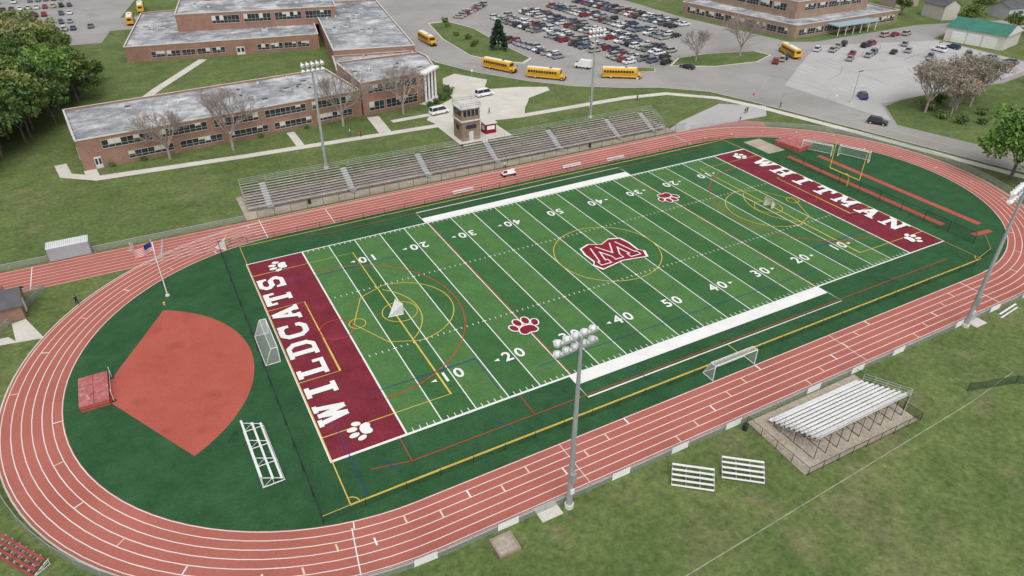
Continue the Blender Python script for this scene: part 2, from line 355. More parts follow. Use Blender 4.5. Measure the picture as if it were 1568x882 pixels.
# centre crest: a block W facing the home stand (so its points face up from the near side)
CX,CY=46.3,24.3
SHIELD=[(-3.9,2.8),(-2.0,3.5),(0,2.5),(2.0,3.5),(3.9,2.8),(4.3,.9),(4.2,-1.6),(4.9,-2.4),(4.2,-4.1),(0,-3.3),(-4.2,-4.1),(-4.9,-2.4),(-4.2,-1.6),(-4.3,.9)]
def lay(P,k,mt): g.poly([(CX+p[0]*k,CY+p[1]*k) for p in P],nz(),mt)
lay(SHIELD,1.10,WHITE); lay(SHIELD,1.02,MARP)
def seglist(t,mt,e=0):
    for s in ((-3.1,-2.3,-2.0,2.2),(3.1,-2.3,2.0,2.2),(-2.0,2.2,0,-1.9),(2.0,2.2,0,-1.9),(-3.9-e,-2.6,-2.1+e,-2.6),(3.9+e,-2.6,2.1-e,-2.6),(-.7-e,-2.1,.7+e,-2.1)):
        g.strip([(CX+s[0],CY+s[1]),(CX+s[2],CY+s[3])],t,nz(),mt)
seglist(1.35,WHITE,.18); seglist(.9,MARP)
g.build('field_markings')

# ------------------------------------------------------------------ roads, lots, paths
g=MB()
road=[(60,262),(66,200),(67,165),(67,148),(73,133),(83,117),(92,107),(103,99.5),(113,94.5),(123,85),(128,70),(136,40),(144,10),(150,-15),(168,-70),(180,-70),(161,-10),(153.5,17),(146,43),(156,54),(172,57),(205,52),(235,56),(237,96),(252,100),(330,80),(330,92),(252,113),(196,112),(187,116),(180,165),(180,262)]
g.poly(road,.030,ASPH); g.poly([(-75,228),(-24,222),(-16,262),(-8,300),(-8,420),(-110,420)],.030,ASPH)
g.poly([(-24,240),(60,236),(60,262),(-16,262)],.0305,ASPH)
g.build('road')
g=MB(); g.poly([(146.5,80),(147.5,46),(157,56),(205,54),(234,58),(235,94),(192,108),(178,100)],.035,ASPH2)
g.build('parking_lot')
g=MB(); rk=random.Random(3); TAR=Mt('tar_seal',(.14,.14,.14),.2,.5)   # crack sealing
for i in range(46):
    x,y=rk.uniform(100,178),rk.uniform(112,215)
    if i>30: x,y=rk.uniform(150,230),rk.uniform(60,95)
    a=rk.choice((0.1,1.67))+rk.uniform(-.1,.1); P=[(x,y)]
    for k in range(6): a+=rk.uniform(-.25,.25); x+=3.2*math.cos(a); y+=3.2*math.sin(a); P.append((x,y))
    g.strip(P,.12,.0372+i*.00005,TAR)
g.build('pavement_cracks')
g=MB()
dv=Vector((.106,-.994)); pv=Vector((.994,.106)); zz=.034
ROWS=[(101,160,-27,3,1),(119,160,-42,38,2),(134.5,160,-38,42,2),(151,160,-22,46,2),(167,160,-12,50,2)]
for (x,y,s0,s1,kind) in ROWS:
    s=s0
    while s<=s1:
        c=Vector((x,y))-dv*s; L=5.2 if kind==2 else 2.6
        a=c-pv*L; b=c+pv*L; g.strip([a,b],.12,zz,LANE); s+=2.75
for i in range(22):
    a=Vector((158+i*2.8,66)); g.strip([a,a+Vector((.3,5))],.12,.0395,LANE); b=a+Vector((4,20)); g.strip([b,b+Vector((.3,8))],.12,.0398,LANE)
g.strip([(70,150),(76,134),(86,119),(95,110.5),(106,104),(120,96)],.12,.0345,YEL)
g.strip([(136,66),(141,44),(148.5,12),(156,-14)],.12,.0346,YEL)
g.build('parking_markings')
def island(name,pts,top=GRASS):
    m=MB(); m.prism(pts,0,.14,CONC,CONC); c=Vector((sum(p[0] for p in pts)/len(pts),sum(p[1] for p in pts)/len(pts)))
    m.poly([tuple(c+(Vector(p)-c)*.96) for p in pts],.16,top); return m.build(name)
island('traffic_island',[(80,150),(84,141),(91,134),(96,138),(96,160),(98,185),(94,200),(86,200),(81,175)])
island('traffic_island',[(130,111),(142,104),(158,102),(168,106),(167,112),(150,117),(138,117)])
island('traffic_island',[(113,112),(122,108),(124,111),(116,116)])
def walk(name,pts,w,z=.05,mat=CONC):
    m=MB(); m.strip(pts,w,z,mat); return m.build(name)
walk('sidewalk',[(-36,110),(-35,103),(-29.3,98.6),(0,96.7),(33,95.5),(48,95),(66,92),(99,91.6),(111,89.5),(121,80),(126,68),(134,39),(142,8),(149,-20)],2.3)
walk('kerb',[(67,165),(67.2,148),(73.2,133),(83.2,117),(92.2,107),(103,99.7),(113,94.7),(123,85.2),(128.2,70),(136.2,40),(144.2,10),(150.2,-15)],.3,.10)
walk('footpath',[(-20,143),(-12.6,157.8),(3.3,184.6)],2.6)
walk('footpath',[(32,96.7),(33,108.5)],3.0,.054); walk('footpath',[(-30,99.5),(-30.5,104)],2.4,.054); walk('footpath',[(12,97.5),(12,107)],1.8,.054)
walk('footpath',[(36,103),(50,103.5)],2,.056); walk('footpath',[(66,93),(73,102),(79,111)],2.2,.055)
walk('footpath',[(-46,43.5),(-42.5,43.2),(-39.6,42.0),(-41.2,47.8)],1.8,.05)
m=MB(); m.poly([(45,95.8),(44,100),(50,108),(57,113),(59,124),(62,131),(67,134),(73,124),(68,116),(78,113.5),(85,110),(84,107),(74,103),(68,92.8),(50,95.6)],.058,CONC); m.build('concrete_plaza')
m=MB(); m.poly([(44.5,80),(58,80),(58,94),(44.5,94)],.048,CONC); m.build('pavement')
m=MB(); m.poly([(-6,65),(94,65),(94,76),(-6,76)],.046,GRAVEL); m.build('gravel_strip')
m=MB(); m.poly([(94,64.4),(122,63),(128,69),(118,76),(100,70),(94,67)],.044,ASPH2); m.build('pavement')
m=MB(); m.poly([(36.6,-26.6),(55.6,-26.9),(56,-17.4),(37,-17.4)],.047,GRAVEL); m.build('gravel_pad')
for P in ([(7.7,-16.4),(10.2,-16.4),(10.2,-18.4),(7.7,-18.4)],[(80.5,-16.7),(83,-16.7),(83,-18.6),(80.5,-18.6)]):
    m=MB(); m.prism(P,0,.08,CONC); m.build('concrete_pad')
m=MB(); m.strip([(10,-30.6),(16.4,-30.2),(64.7,-28),(75,-27)],.12,.01,FAINT); m.build('grass_line_marking')
m=MB(); m.box((3,-19,.12),(2.1,2.1,.2),GRAVEL); 
for a,b in (((3,-17.9),(2.4,.15)),((3,-20.1),(2.4,.15)),((1.88,-19),(.15,2.05)),((4.12,-19),(.15,2.05))): m.box((a[0],a[1],.16),(b[0],b[1],.32),BRICK2)
m.build('sand_box')

# ------------------------------------------------------------------ fences
def fence(name,pts,h,mesh,post,sp=3,rail=None,pr=.035,panel=None):
    m=MB(); i=0
    for a,b in zip(pts[:-1],pts[1:]):
        A=Vector((a[0],a[1],0));B=Vector((b[0],b[1],0)); L=(B-A).length; n=max(1,round(L/sp)); up=Vector((0,0,h))
        m.add([A+Vector((0,0,.05)),B+Vector((0,0,.05)),B+up,A+up],[(0,1,2,3)],mesh)
        m.cyl(A+up,B+up,pr*.9,pr*.9,rail or post,5,False)
        for k in range(n):
            p=A+(B-A)*k/n; m.cyl(p,p+up*1.02,pr,pr,post,6)
            if panel and panel(p,i):
                d=(B-A).normalized(); q=p+d*min(sp,L)*.85; off=Vector((d.y,-d.x,0))*.05
                m.add([p+off+Vector((0,0,.1)),q+off+Vector((0,0,.1)),q+off+up*.98,p+off+up*.98],[(0,1,2,3)],WHITE)
            i+=1
    return m.build(name)
fence('chainlink_fence',[(-12.2,-8),(-12.2,57)],1.8,MESHB,DARK,4,pr=.05)
fence('chainlink_fence',[(-12.2,-7.9),(-3,-7.7),(97,-7.7),(103,-6.5),(107,-3)],1.15,MESHB,DARK,4,rail=YEL)
fence('chainlink_fence',[(104.2,-3),(104.2,40)],2.2,MESHB,DARK,5,pr=.05)
fence('chainlink_fence',[(-12,57),(-3,55.9),(90,55.9),(103,54.5)],1.15,MESHB,DARK,4)
def arc(r,c,a0,a1,n,sx): return [(c+sx*r*math.sin(math.radians(a0+(a1-a0)*i/n)),YC-r*math.cos(math.radians(a0+(a1-a0)*i/n))) for i in range(n+1)]
fence('perimeter_fence',arc(RO+1.0,XL,95,0,20,-1)+[(20,YC-RO-1.0),(50,YC-RO-1.0),(94,YC-RO-1.0)]+arc(RO+1.0,XR,5,175,30,1),1.15,MESHG,GALV,2.8,panel=lambda p,i:(p.y<-14 and (i*7)%11<3))
fence('perimeter_fence',[(-4,64.9),(45,64.9),(97,64.9)],1.6,MESHB,DARK,3)
fence('perimeter_fence',[(-62,65.2),(-40,65.2),(-6,65.0)],1.1,MESHG,GALV,3)
fence('perimeter_fence',[(-60,55.6),(-38,55.6),(-44,44),(-45.5,28)],1.1,MESHG,GALV,3)
fence('chainlink_fence',[(36.8,-17.5),(36.8,-26.8),(55.8,-27.1),(55.8,-17.6)],1.2,MESHB,DARK,2.3)
m=MB(); 
for a,b in zip([(66,-26.5),(73,-28.5)],[(73,-28.5),(80,-33)]):
    A=Vector((*a,0));B=Vector((*b,0)); m.add([A,B,B+Vector((0,0,1.3)),A+Vector((0,0,1.3))],[(0,1,2,3)],NETG)
    m.cyl(A,A+Vector((0,0,1.5)),.04,.04,DARK); m.cyl(A+Vector((0,0,1.3)),B+Vector((0,0,1.3)),.03,.03,DARK,5)
m.build('barrier_net')

# ------------------------------------------------------------------ bleachers
def bleacher(name,ox,oy,rot,L,rows,run,rise,z0,seat,frame,aisles=(),rails=True,step=2.4,back=1.0,riser=True,rail=None):
    rail=rail or ALU
    m=MB(); m.T=Matrix.Translation((ox,oy,0))@Matrix.Rotation(rot,4,'Z')
    segs=[];x=0
    for a in sorted(aisles): segs.append((x,a-.65)); x=a+.65
    segs.append((x,L))
    for i in range(rows):
        y=i*run; z=z0+i*rise
        for s0,s1 in segs:
            n=max(1,round((s1-s0)/6.1))
            for k in range(n):
                w=(s1-s0)/n; cx=s0+w*(k+.5); jy=U(-.01,.01)
                m.box((cx,y+.13+jy,z+.42),(w-.06,.27,.045),seat); m.box((cx,y-.24,z),(w-.06,.22,.045),seat)
                if riser: m.box((cx,y+.31,z+.2),(w-.08,.02,.2),DARK if seat is OLD else seat)  # old-plank stand: risers coloured dark to paint the shade in the row gaps
        for a in aisles:
            m.box((a,y,z+.02),(1.2,run*.92,.05),ALU)
            m.box((a,y-run*.35,z-rise*.5),(1.1,.03,rise),GALV)
    D=rows*run; top=z0+(rows-1)*rise
    x=.1
    while x<=L:
        m.cyl((x,-.2,z0-.1),(x,D,top+rise*.8-.05),.05,.05,frame,4)
        for yy in (0,D*.5,D-.1): m.cyl((x,yy,0.02),(x,yy,z0+yy/run*rise-.1),.04,.04,frame,4)
        m.cyl((x,0,.1),(x,D-.1,.1),.035,.035,frame,4)
        m.cyl((x,0.1,.12),(x,D-.2,top-.2),.025,.025,frame,4)
        x+=step
    if rails:
        zb=top+.4
        for dz in (.3,.65,back): m.cyl((0,D,zb+dz),(L,D,zb+dz),.03,.03,rail,5)
        x=0
        while x<=L+.01: m.cyl((x,D,0),(x,D,zb+back),.03,.03,rail,5); x+=L/round(L/2.4)
        for xe in (-.05,L+.05):
            for dz in (.3,.65,back): m.cyl((xe,0,z0+.4+dz),(xe,D,zb+dz),.03,.03,rail,5)
            for k in range(5):
                yy=D*k/4; m.cyl((xe,yy,0),(xe,yy,z0+.4+yy/D*(top-z0)+back),.03,.03,rail,5)
        for s0,s1 in segs:
            if len(aisles)==0: break
            for dz in (.1,.5,.9): m.cyl((s0,-.75,z0+dz),(s1,-.75,z0+dz),.02,.02,rail,5)
            x=s0
            while x<=s1+.01: m.cyl((x,-.75,0),(x,-.75,z0+.9),.025,.025,rail,5); x+=max(1.5,(s1-s0)/max(1,round((s1-s0)/2.4)))
        m.box((L/2,-.5,z0-.05),(L,.4,.05),seat)
        for a in aisles:
            for k in range(3): m.box((a,-1.0-k*.28,z0-.15-k*.22),(1.2,.27,.04),ALU)
    return m.build(name)
bleacher('grandstand',-5,68.8,-.012,97.4,9,.62,.27,.75,OLD,GALV,aisles=(4,20,36,52,68,84,94),rail=GALV)
bleacher('bleacher',54.6,-19.4,math.pi,15.6,9,.68,.27,.7,ALUW,DARK,aisles=(),step=1.9)
bleacher('small_bleacher',22.6,-20.6,math.radians(-39),4.6,4,.55,.22,.25,ALUW,GALV,rails=False,step=1.5)
bleacher('small_bleacher',28.2,-22.4,math.radians(-39),4.6,4,.55,.22,.25,ALUW,GALV,rails=False,step=1.5)
bleacher('small_bleacher',-41.6,4.2,math.radians(-54),6.5,3,.5,.2,.3,Mt('seat_red',(.33,.07,.07),.3,1.5),ALUW,rails=False,step=1.05)
bleacher('team_bench',86,-18.6,.1,5,1,.5,.2,.1,ALUW,GALV,rails=False,step=2.2)

# aluminium bench frame standing by the left fence
m=MB(); m.T=Matrix.Translation((-15.6,4.7,0.05))@Matrix.Rotation(.03,4,'Z')
for y in (-4.9,-1.6,1.5,4.7):
    m.cyl((-1.2,y,0.05),(1.2,y,.05),.06,.06,ALUW,6); m.cyl((-1.1,y,0),(-1.1,y,1.75),.06,.06,ALUW,6); m.cyl((0,y,0),(0,y,1.0),.05,.05,ALUW,6)
    m.cyl((-1.1,y,1.5),(1.1,y,.35),.05,.05,ALUW,6); m.cyl((-1.1,y,.1),(0,y,.95),.03,.03,ALUW,5)
for x,z in ((-1.1,1.78),(0,.95),(.9,.5)): m.box((x,-.1,z),(.24,9.9,.05),ALUW)
for x in (-1.15,1.15): m.cyl((x,-4.9,.06),(x,4.7,.06),.045,.045,ALUW,6)
m.add([(-3.2,3.8,.02),(-1.9,3.6,.02),(-1.5,5.6,.5),(-2.6,5.0,.1)],[(0,1,2,3)],MESHB)
m.build('bench_frame')

# ------------------------------------------------------------------ goals
def soccer_goal(name,x,y,rot,w=7.32,h=2.44,d=1.9,mat=ALUW):
    m=MB(); m.T=Matrix.Translation((x,y,.05))@Matrix.Rotation(rot,4,'Z'); a=w/2; r=.06
    for s in (-a,a):
        m.cyl((s,0,0),(s,0,h),r,r,mat); m.cyl((s,0,h),(s,d*.45,h),r*.7,r*.7,mat); m.cyl((s,d*.45,h),(s,d,0),r*.7,r*.7,mat); m.cyl((s,0,.03),(s,d,.03),r*.8,r*.8,mat)
        m.add([(s,0,0),(s,d,0),(s,d*.45,h),(s,0,h)],[(0,1,2,3)],NET)
    m.cyl((-a,0,h),(a,0,h),r,r,mat); m.cyl((-a,d,.03),(a,d,.03),r*.8,r*.8,mat); m.cyl((-a,d*.45,h),(a,d*.45,h),r*.6,r*.6,mat)
    m.add([(-a,d,0),(a,d,0),(a,d*.45,h),(-a,d*.45,h)],[(0,1,2,3)],NET); m.add([(-a,0,h),(a,0,h),(a,d*.45,h),(-a,d*.45,h)],[(0,1,2,3)],NET)
    return m.build(name)
soccer_goal('soccer_goal',42.2,-9.6,0); soccer_goal('soccer_goal',-10.0,24.4,math.pi/2)
soccer_goal('soccer_goal',112.8,39.2,-math.pi/2+.5,6.4); soccer_goal('soccer_goal',117.3,33,-math.pi/2+.4,6.4)
def lax(x,y,rot):
    m=MB(); m.T=Matrix.Translation((x,y,.06))@Matrix.Rotation(rot,4,'Z'); a=.92;h=1.83;d=2.1
    for s in (-a,a): m.cyl((s,0,0),(s,0,h),.06,.06,YEL); m.cyl((s,0,.03),(0,d,.03),.05,.05,WHITE)
    m.cyl((-a,0,h),(a,0,h),.06,.06,YEL)
    m.add([(-a,0,0),(-a,0,h),(0,d,0)],[(0,1,2)],NETW); m.add([(a,0,0),(a,0,h),(0,d,0)],[(0,1,2)],NETW); m.add([(-a,0,h),(a,0,h),(0,d,0)],[(0,1,2)],NETW)
    m.build('lacrosse_goal')
lax(8.3,24.3,math.pi/2+.3); lax(82.9,24.4,-math.pi/2); lax(-10.8,56.3,1.2)
m=MB(); gx=102.8
m.cyl((gx+1.8,24.0,0),(gx+1.8,24.0,1.6),.14,.12,YEL,10); m.cyl((gx+1.8,24.0,1.6),(gx+1.1,24.0,2.7),.12,.11,YEL,10); m.cyl((gx+1.1,24.0,2.7),(gx,24.0,3.05),.11,.1,YEL,10)
m.cyl((gx,24.0-3.56,3.05),(gx,24.0+3.56,3.05),.10,.10,YEL,8)
for y in (24.0-3.56,24.0+3.56): m.cyl((gx,y,3.05),(gx,y,9.2),.08,.07,YEL,8)
m.build('football_goalpost')
def mat_pad(name,x,y,rot,a,b,h):
    m=MB(); m.T=Matrix.Translation((x,y,.05))@Matrix.Rotation(rot,4,'Z'); sp=patch('pad_cover',[(.42,.12,.12),(.52,.19,.18),(.74,.60,.58)],.8,1.3,2,bump=False)
    m.box((0,0,h/2),(a,b,h),CLAY); m.box((0,0,h+.05),(a+.1,b+.1,.1),sp); m.box((0,-.02,h*.4),(a+.03,b+.03,.04),MAROON)
    m.box((0,0,h+.105),(.05,b,.02),MAROON); m.box((0,b*.17,h+.107),(a,.05,.02),MAROON); m.box((0,-b*.17,h+.107),(a,.05,.02),MAROON); m.build(name)
mat_pad('high_jump_mat',-32.0,25.1,0,3.2,6.0,.8); mat_pad('pole_vault_mat',112,45,.15,5,6.5,.9)
m=MB()
for y in (22.6,27.6): m.cyl((-30,y,0.05),(-30,y,1.9),.03,.03,WHITE,6); m.box((-30,y,.08),(.5,.4,.06),DARK)
m.cyl((-30,22.6,1.4),(-30,27.6,1.4),.02,.02,WHITE,6); m.build('high_jump_stand')

# ------------------------------------------------------------------ light masts / flagpole
def mast(x,y,h,face,n=(5,5,0)):
    m=MB(); m.T=Matrix.Translation((x,y,0))@Matrix.Rotation(face,4,'Z')
    m.cyl((0,0,0),(0,0,h*.5),.34,.25,GALV,12); m.cyl((0,0,h*.5),(0,0,h),.25,.15,GALV,12); m.cyl((0,0,0),(0,0,.5),.5,.5,CONC,12)
    m.box((0,-.32,4.6),(.6,.4,1.2),GALV); m.box((0,-.3,2.6),(.4,.3,.6),ALUW)
    for z_ in range(3,20,2): m.cyl((.25,0,z_),(.45,0,z_),.02,.02,GALV,4)
    for k,(nn,zz) in enumerate(((5,h-.25),(5,h-1.45))):
        m.box((0,.25,zz),(4.4,.14,.16),GALV)
        for i in range(nn):
            xx=-2.0+4.0*i/(nn-1); c=Vector((xx,.55,zz+.05)); d=Vector((0,.80,-.6)).normalized()
            m.cyl((xx,.25,zz),(xx,.4,zz+.1),.06,.06,DARK,5)
            m.cyl(c-d*.25,c+d*.05,.12,.34,ALUW,10); m.cyl(c+d*.05,c+d*.45,.34,.40,ALUW,10); m.cyl(c-d*.45,c-d*.25,.15,.14,ALU,8)
    m.build('stadium_light_mast')
mast(11.2,-17.9,22.3,0.1); mast(79.4,-17.6,21.8,.25); mast(13.6,81.9,22.3,math.pi+.1); mast(81.4,82.8,21.5,math.pi)
m=MB(); m.cyl((-21.5,45,0),(-21.5,45,9.6),.09,.05,ALUW,10); m.cyl((-21.5,45,9.6),(-21.5,45,9.8),.1,.1,YEL,8); m.cyl((-21.5,45,0),(-21.5,45,.25),.35,.3,CONC,10)
FB=Mt('flag_blue',(.03,.05,.22),.1); FR=Mt('flag_red',(.6,.04,.05),.1)
fx=lambda u:-21.55-2.5*u; fy=lambda u:45+.18*math.sin(u*9)-.9*u; fz=lambda u,v:9.4-1.55*v-.35*u
for j in range(13):
    for i in range(12):
        u0,u1=i/12,(i+1)/12; v0,v1=j/13,(j+1)/13; mt=FB if (i<5 and j<7) else (FR if j%2==0 else WHITE)
        m.add([(fx(u0),fy(u0),fz(u0,v0)),(fx(u1),fy(u1),fz(u1,v0)),(fx(u1),fy(u1),fz(u1,v1)),(fx(u0),fy(u0),fz(u0,v1))],[(0,1,2,3)],mt)
m.build('flagpole')
m=MB(); m.cyl((-22.2,42.5,0),(-22.2,42.5,.5),.15,.15,YEL,8); m.cyl((-22.2,42.5,.5),(-22.2,42.5,.6),.18,.05,YEL,8); m.build('bollard')

# ------------------------------------------------------------------ buildings
def building(name,poly,h,wall=BRICK,bands={},parapet=.45,units=0,seed=1,roof=ROOF,base=0,m=None):
    own=m is None
    if own: m=MB()
    n=len(poly); A=sum(poly[i][0]*poly[(i+1)%n][1]-poly[(i+1)%n][0]*poly[i][1] for i in range(n))
    assert A>0,name
    for i in range(n):
        a=Vector(poly[i]);b=Vector(poly[(i+1)%n]); L=(b-a).length; d=(b-a)/L; nr=Vector((d.y,-d.x)); ang=math.atan2(d.y,d.x)
        m.add([(*a,base),(*b,base),(*b,h),(*a,h)],[(0,1,2,3)],wall)
        m.add([(*(a-nr*.01),h),(*(b-nr*.01),h),(*(b-nr*.3),h),(*(a-nr*.3),h)],[(0,1,2,3)],TRIM)
        mid=(a+b)/2+nr*.05; m.box((mid.x,mid.y,h-.11),(L+.1,.12,.26),TRIM,ang)
        for (z0,z1,u0,u1,k,kind) in bands.get(i,[]):
            W=(u1-u0)*L/k
            for q in range(k):
                c=a+d*(u0*L+W*(q+.5)); ww=W*.86; o=c+nr*.03
                if kind=='w':
                    m.box((o.x,o.y,(z0+z1)/2),(ww,.10,z1-z0),GLASS,ang)
                    f=c+nr*.07
                    m.box((f.x,f.y,z0-.05),(ww+.2,.16,.12),FRAMEM,ang); m.box((f.x,f.y,z1+.04),(ww+.1,.1,.08),FRAMEM,ang)
                    nm=max(1,int(ww/1.2))
                    for j in range(nm+1):
                        p=c+nr*.09+d*(-ww/2+ww*j/nm); m.box((p.x,p.y,(z0+z1)/2),(.06,.05,z1-z0-.02),FRAMEM,ang)
                        if j<nm and random.random()<.35:
                            hb=(z1-z0)*random.choice((.3,.45,.6)); p2=c+nr*.084+d*(-ww/2+ww*(j+.5)/nm); m.box((p2.x,p2.y,z1-hb/2),(ww/nm-.08,.02,hb),TRIM,ang)
                    p=c+nr*.10; m.box((p.x,p.y,z0+(z1-z0)*.36),(ww,.04,.05),FRAMEM,ang)
                elif kind=='d':
                    m.box((o.x,o.y,(z0+z1)/2),(ww,.12,z1-z0),TRIM,ang)
                    for s in (-.25,.25):
                        p=c+nr*.1+d*(s*ww); m.box((p.x,p.y,z0+(z1-z0)*.6),(ww*.32,.06,(z1-z0)*.5),GLASS,ang)
                elif kind=='c':
                    p=c+nr*.9; m.cyl((p.x,p.y,z0),(p.x,p.y,z1),.32,.28,WHITE,12); m.box((p.x,p.y,z0+.1),(.9,.9,.2),WHITE,ang)
                elif kind=='g':
                    m.box((o.x,o.y,(z0+z1)/2),(ww,.1,z1-z0),WHITE,ang)
                    for j in range(1,5): p=c+nr*.09; m.box((p.x,p.y,z0+(z1-z0)*j/5),(ww,.04,.04),GALV,ang)
    m.poly([p for p in poly],h-.02 if parapet==0 else h-parapet,roof)
    for i in range(n):
        a=Vector(poly[i]);b=Vector(poly[(i+1)%n]); d=(b-a).normalized(); nr=Vector((d.y,-d.x))
        m.add([(*(b-nr*.3),h-parapet),(*(a-nr*.3),h-parapet),(*(a-nr*.3),h),(*(b-nr*.3),h)],[(0,1,2,3)],wall)
    rnd=random.Random(seed); P=[Vector(p) for p in poly]
    for k in range(units):
        u,v=rnd.uniform(.06,.94),rnd.uniform(.2,.85)
        q=(P[0]*(1-u)+P[1]*u)*(1-v)+(P[-1]*(1-u)+P[2]*u)*v; zb=h-parapet; t=rnd.random(); ang=math.atan2((P[1]-P[0]).y,(P[1]-P[0]).x)
        if t<.35:
            s=rnd.uniform(1.2,2.6); m.box((q.x,q.y,zb+.55),(s,s*.7,1.0),ALU,ang); m.box((q.x,q.y,zb+1.08),(s*1.06,s*.75,.06),GALV,ang); m.cyl((q.x,q.y,zb+1.1),(q.x,q.y,zb+1.25),.35,.35,DARK,10)
        elif t<.7: m.cyl((q.x,q.y,zb),(q.x,q.y,zb+.7),.22,.22,ALU,8); m.cyl((q.x,q.y,zb+.7),(q.x,q.y,zb+.95),.42,.3,ALU,8)
        else: m.box((q.x,q.y,zb+.2),(1.6,1.2,.4),TRIM,ang); m.box((q.x,q.y,zb+.45),(1.4,1.0,.12),GLASS,ang)
    if own: return m.build(name)
    return m
m=MB()
building('x',[(-31.5,104),(31,110.6),(28.6,133),(-33.6,127)],6.7,bands={0:[(4.0,5.7,.06,.97,5,'w'),(.9,2.4,.13,.97,5,'w'),(0.02,2.5,.035,.06,1,'d')],3:[(4.1,5.6,.1,.5,2,'w'),(0,2.4,.6,.7,1,'d')],1:[]},units=18,seed=3,m=m)
building('x',[(31.3,110.2),(47.7,112.2),(53.5,117),(55.5,126),(55,131),(31.3,131)],8.5,bands={0:[(5.4,7.3,.08,.95,3,'w'),(1,3.2,.08,.95,3,'w')],1:[(.2,8.0,0.02,.98,4,'c'),(.02,7,.2,.8,2,'w')],2:[(5.4,7.2,.1,.9,3,'w'),(1,3,.1,.9,3,'w')]},units=5,seed=5,m=m)
a=Vector((47.7,112.2));b=Vector((53.5,117)); d=(b-a).normalized(); nr=Vector((d.y,-d.x)); c=(a+b)/2+nr*.8
m.box((c.x,c.y,8.05),(7.9,1.7,.5),WHITE,math.atan2(d.y,d.x)); m.box((c.x,c.y,.1),(8.2,2.6,.2),CONC,math.atan2(d.y,d.x))
building('x',[(36,150.6),(59.5,145.5),(72.3,218),(48.5,222)],6.8,bands={0:[(3.8,5.2,.45,.9,3,'w')],1:[(3.8,5.3,.05,.95,12,'w'),(.9,2.4,.05,.95,12,'w')]},units=16,seed=8,m=m)
building('x',[(31.5,131.2),(55,131.2),(58.5,145.4),(35.5,150.4)],5.2,units=4,seed=81,m=m)
building('x',[(-17.8,191),(39.6,181.2),(46,215),(46,242),(-9,242)],4.9,bands={0:[(1.1,2.8,.12,.5,5,'w'),(0,2.5,.55,.6,1,'d'),(1.1,2.8,.66,.95,4,'w')],4:[(1,2.8,.1,.9,6,'w')]},units=12,seed=9,m=m)
building('x',[(-.4,205.5),(50.4,195.5),(57.5,233),(6,241.5)],10.2,bands={0:[(6.6,9.0,.2,.98,4,'w')]},units=9,seed=11,base=4.4,m=m)
building('x',[(12,226),(50,220),(54,252),(18,262)],13,bands={0:[]},units=2,seed=12,base=9,m=m)
m.build('school_building')
m=MB()
building('x',[(191.6,118.4),(248,119.5),(250,176),(184,170)],4.8,BRICK2,bands={3:[(1,3.2,.05,.95,10,'w')],0:[(1,3,.03,.42,5,'w'),(1,3,.72,.97,3,'w'),(0,2.6,.47,.53,1,'d')]},units=10,seed=13,m=m)
building('x',[(200,127),(240,128),(242,170),(196,166)],10.5,BRICK2,bands={0:[(7,9,.1,.9,5,'w')],3:[(6.5,9,.1,.9,5,'w')]},units=6,seed=14,base=4.3,m=m)
m.box((219,116.2,3.5),(22,5,.35),Mt('canopy_blue',(.30,.42,.46),.1)); 
for k in range(6): m.cyl((209+k*4,114.2,0),(209+k*4,114.2,3.3),.12,.12,WHITE,8)
m.build('brick_building')
m=MB()   # garage
ga=[(238,93),(241.8,74.5),(256,77.5),(252,96)]
building('x',ga,4.6,TRIM,bands={0:[(.1,3.6,.1,.9,3,'g')]},parapet=0.05,m=m,roof=GREENR)
q=[Vector(p) for p in ga]; r0=(q[0]+q[3])/2; r1=(q[1]+q[2])/2
ex=[Vector((*p,4.65))+ (Vector((*p,0))-Vector((247,85.3,0))).normalized()*.7 for p in ga]; R0=Vector((*r0,7.2));R1=Vector((*r1,7.2))
m.add([ex[0],ex[1],R1,R0],[(0,1,2,3)],GREENR); m.add([ex[2],ex[3],R0,R1],[(0,1,2,3)],GREENR); m.add([ex[1],ex[2],R1],[(0,1,2)],TRIM); m.add([ex[3],ex[0],R0],[(0,1,2)],TRIM)
m.build('garage_building')
def gable(name,cx,cy,rot,a,b,h,hr,wall,roof,door=True,win=2):
    m=MB(); m.T=Matrix.Translation((cx,cy,0))@Matrix.Rotation(rot,4,'Z'); a/=2;b/=2
    vs=[(-a,-b,0),(a,-b,0),(a,b,0),(-a,b,0),(-a,-b,h),(a,-b,h),(a,b,h),(-a,b,h),(-a,0,h+hr),(a,0,h+hr)]
    m.add(vs,[(0,1,5,4),(2,3,7,6),(1,2,6,9,5),(3,0,4,8,7)],wall)
    e=.35; s=hr/b*e
    for sg in (-1,1): 
        m.add([(-a-e,sg*(b+e),h-s+.04),(a+e,sg*(b+e),h-s+.04),(a+e,0,h+hr+.04),(-a-e,0,h+hr+.04),(-a-e,sg*(b+e),h-s-.08),(a+e,sg*(b+e),h-s-.08)],[(0,1,2,3),(4,5,1,0)],roof)
    if door: m.box((a+.02,0,1.05),(.08,1.0,2.1),WHITE); m.box((-a*.3,-b-.02,1.05),(1,.08,2.1),WHITE)
    for i in range(win): m.box((-a*.6+i*1.2*a/max(1,win-1) if win>1 else a*.4,-b-.02,h*.6),(.9,.08,.9),GLASS); 
    m.box((a*.4,b*.3,h+hr*.9),(.5,.5,.9),BRICK)
    return m.build(name)
gable('storage_shed',-43.6,50.6,0,6.6,5,2.6,1.5,BRICK,ROOFD,True,0)
m=MB(); m.T=Matrix.Translation((-34.3,65.9,0)); CB=Mt('container_blue',(.40,.45,.50),.1)
m.box((0,0,1.25),(6.1,2.4,2.3),CB); m.box((0,0,2.44),(6.2,2.5,.1),ALUW)
for i in range(20): m.box((-2.95+i*.31,-1.22,1.25),(.12,.06,2.1),GALV); m.box((-2.95+i*.31,0,2.51),(.12,2.4,.04),ALU)
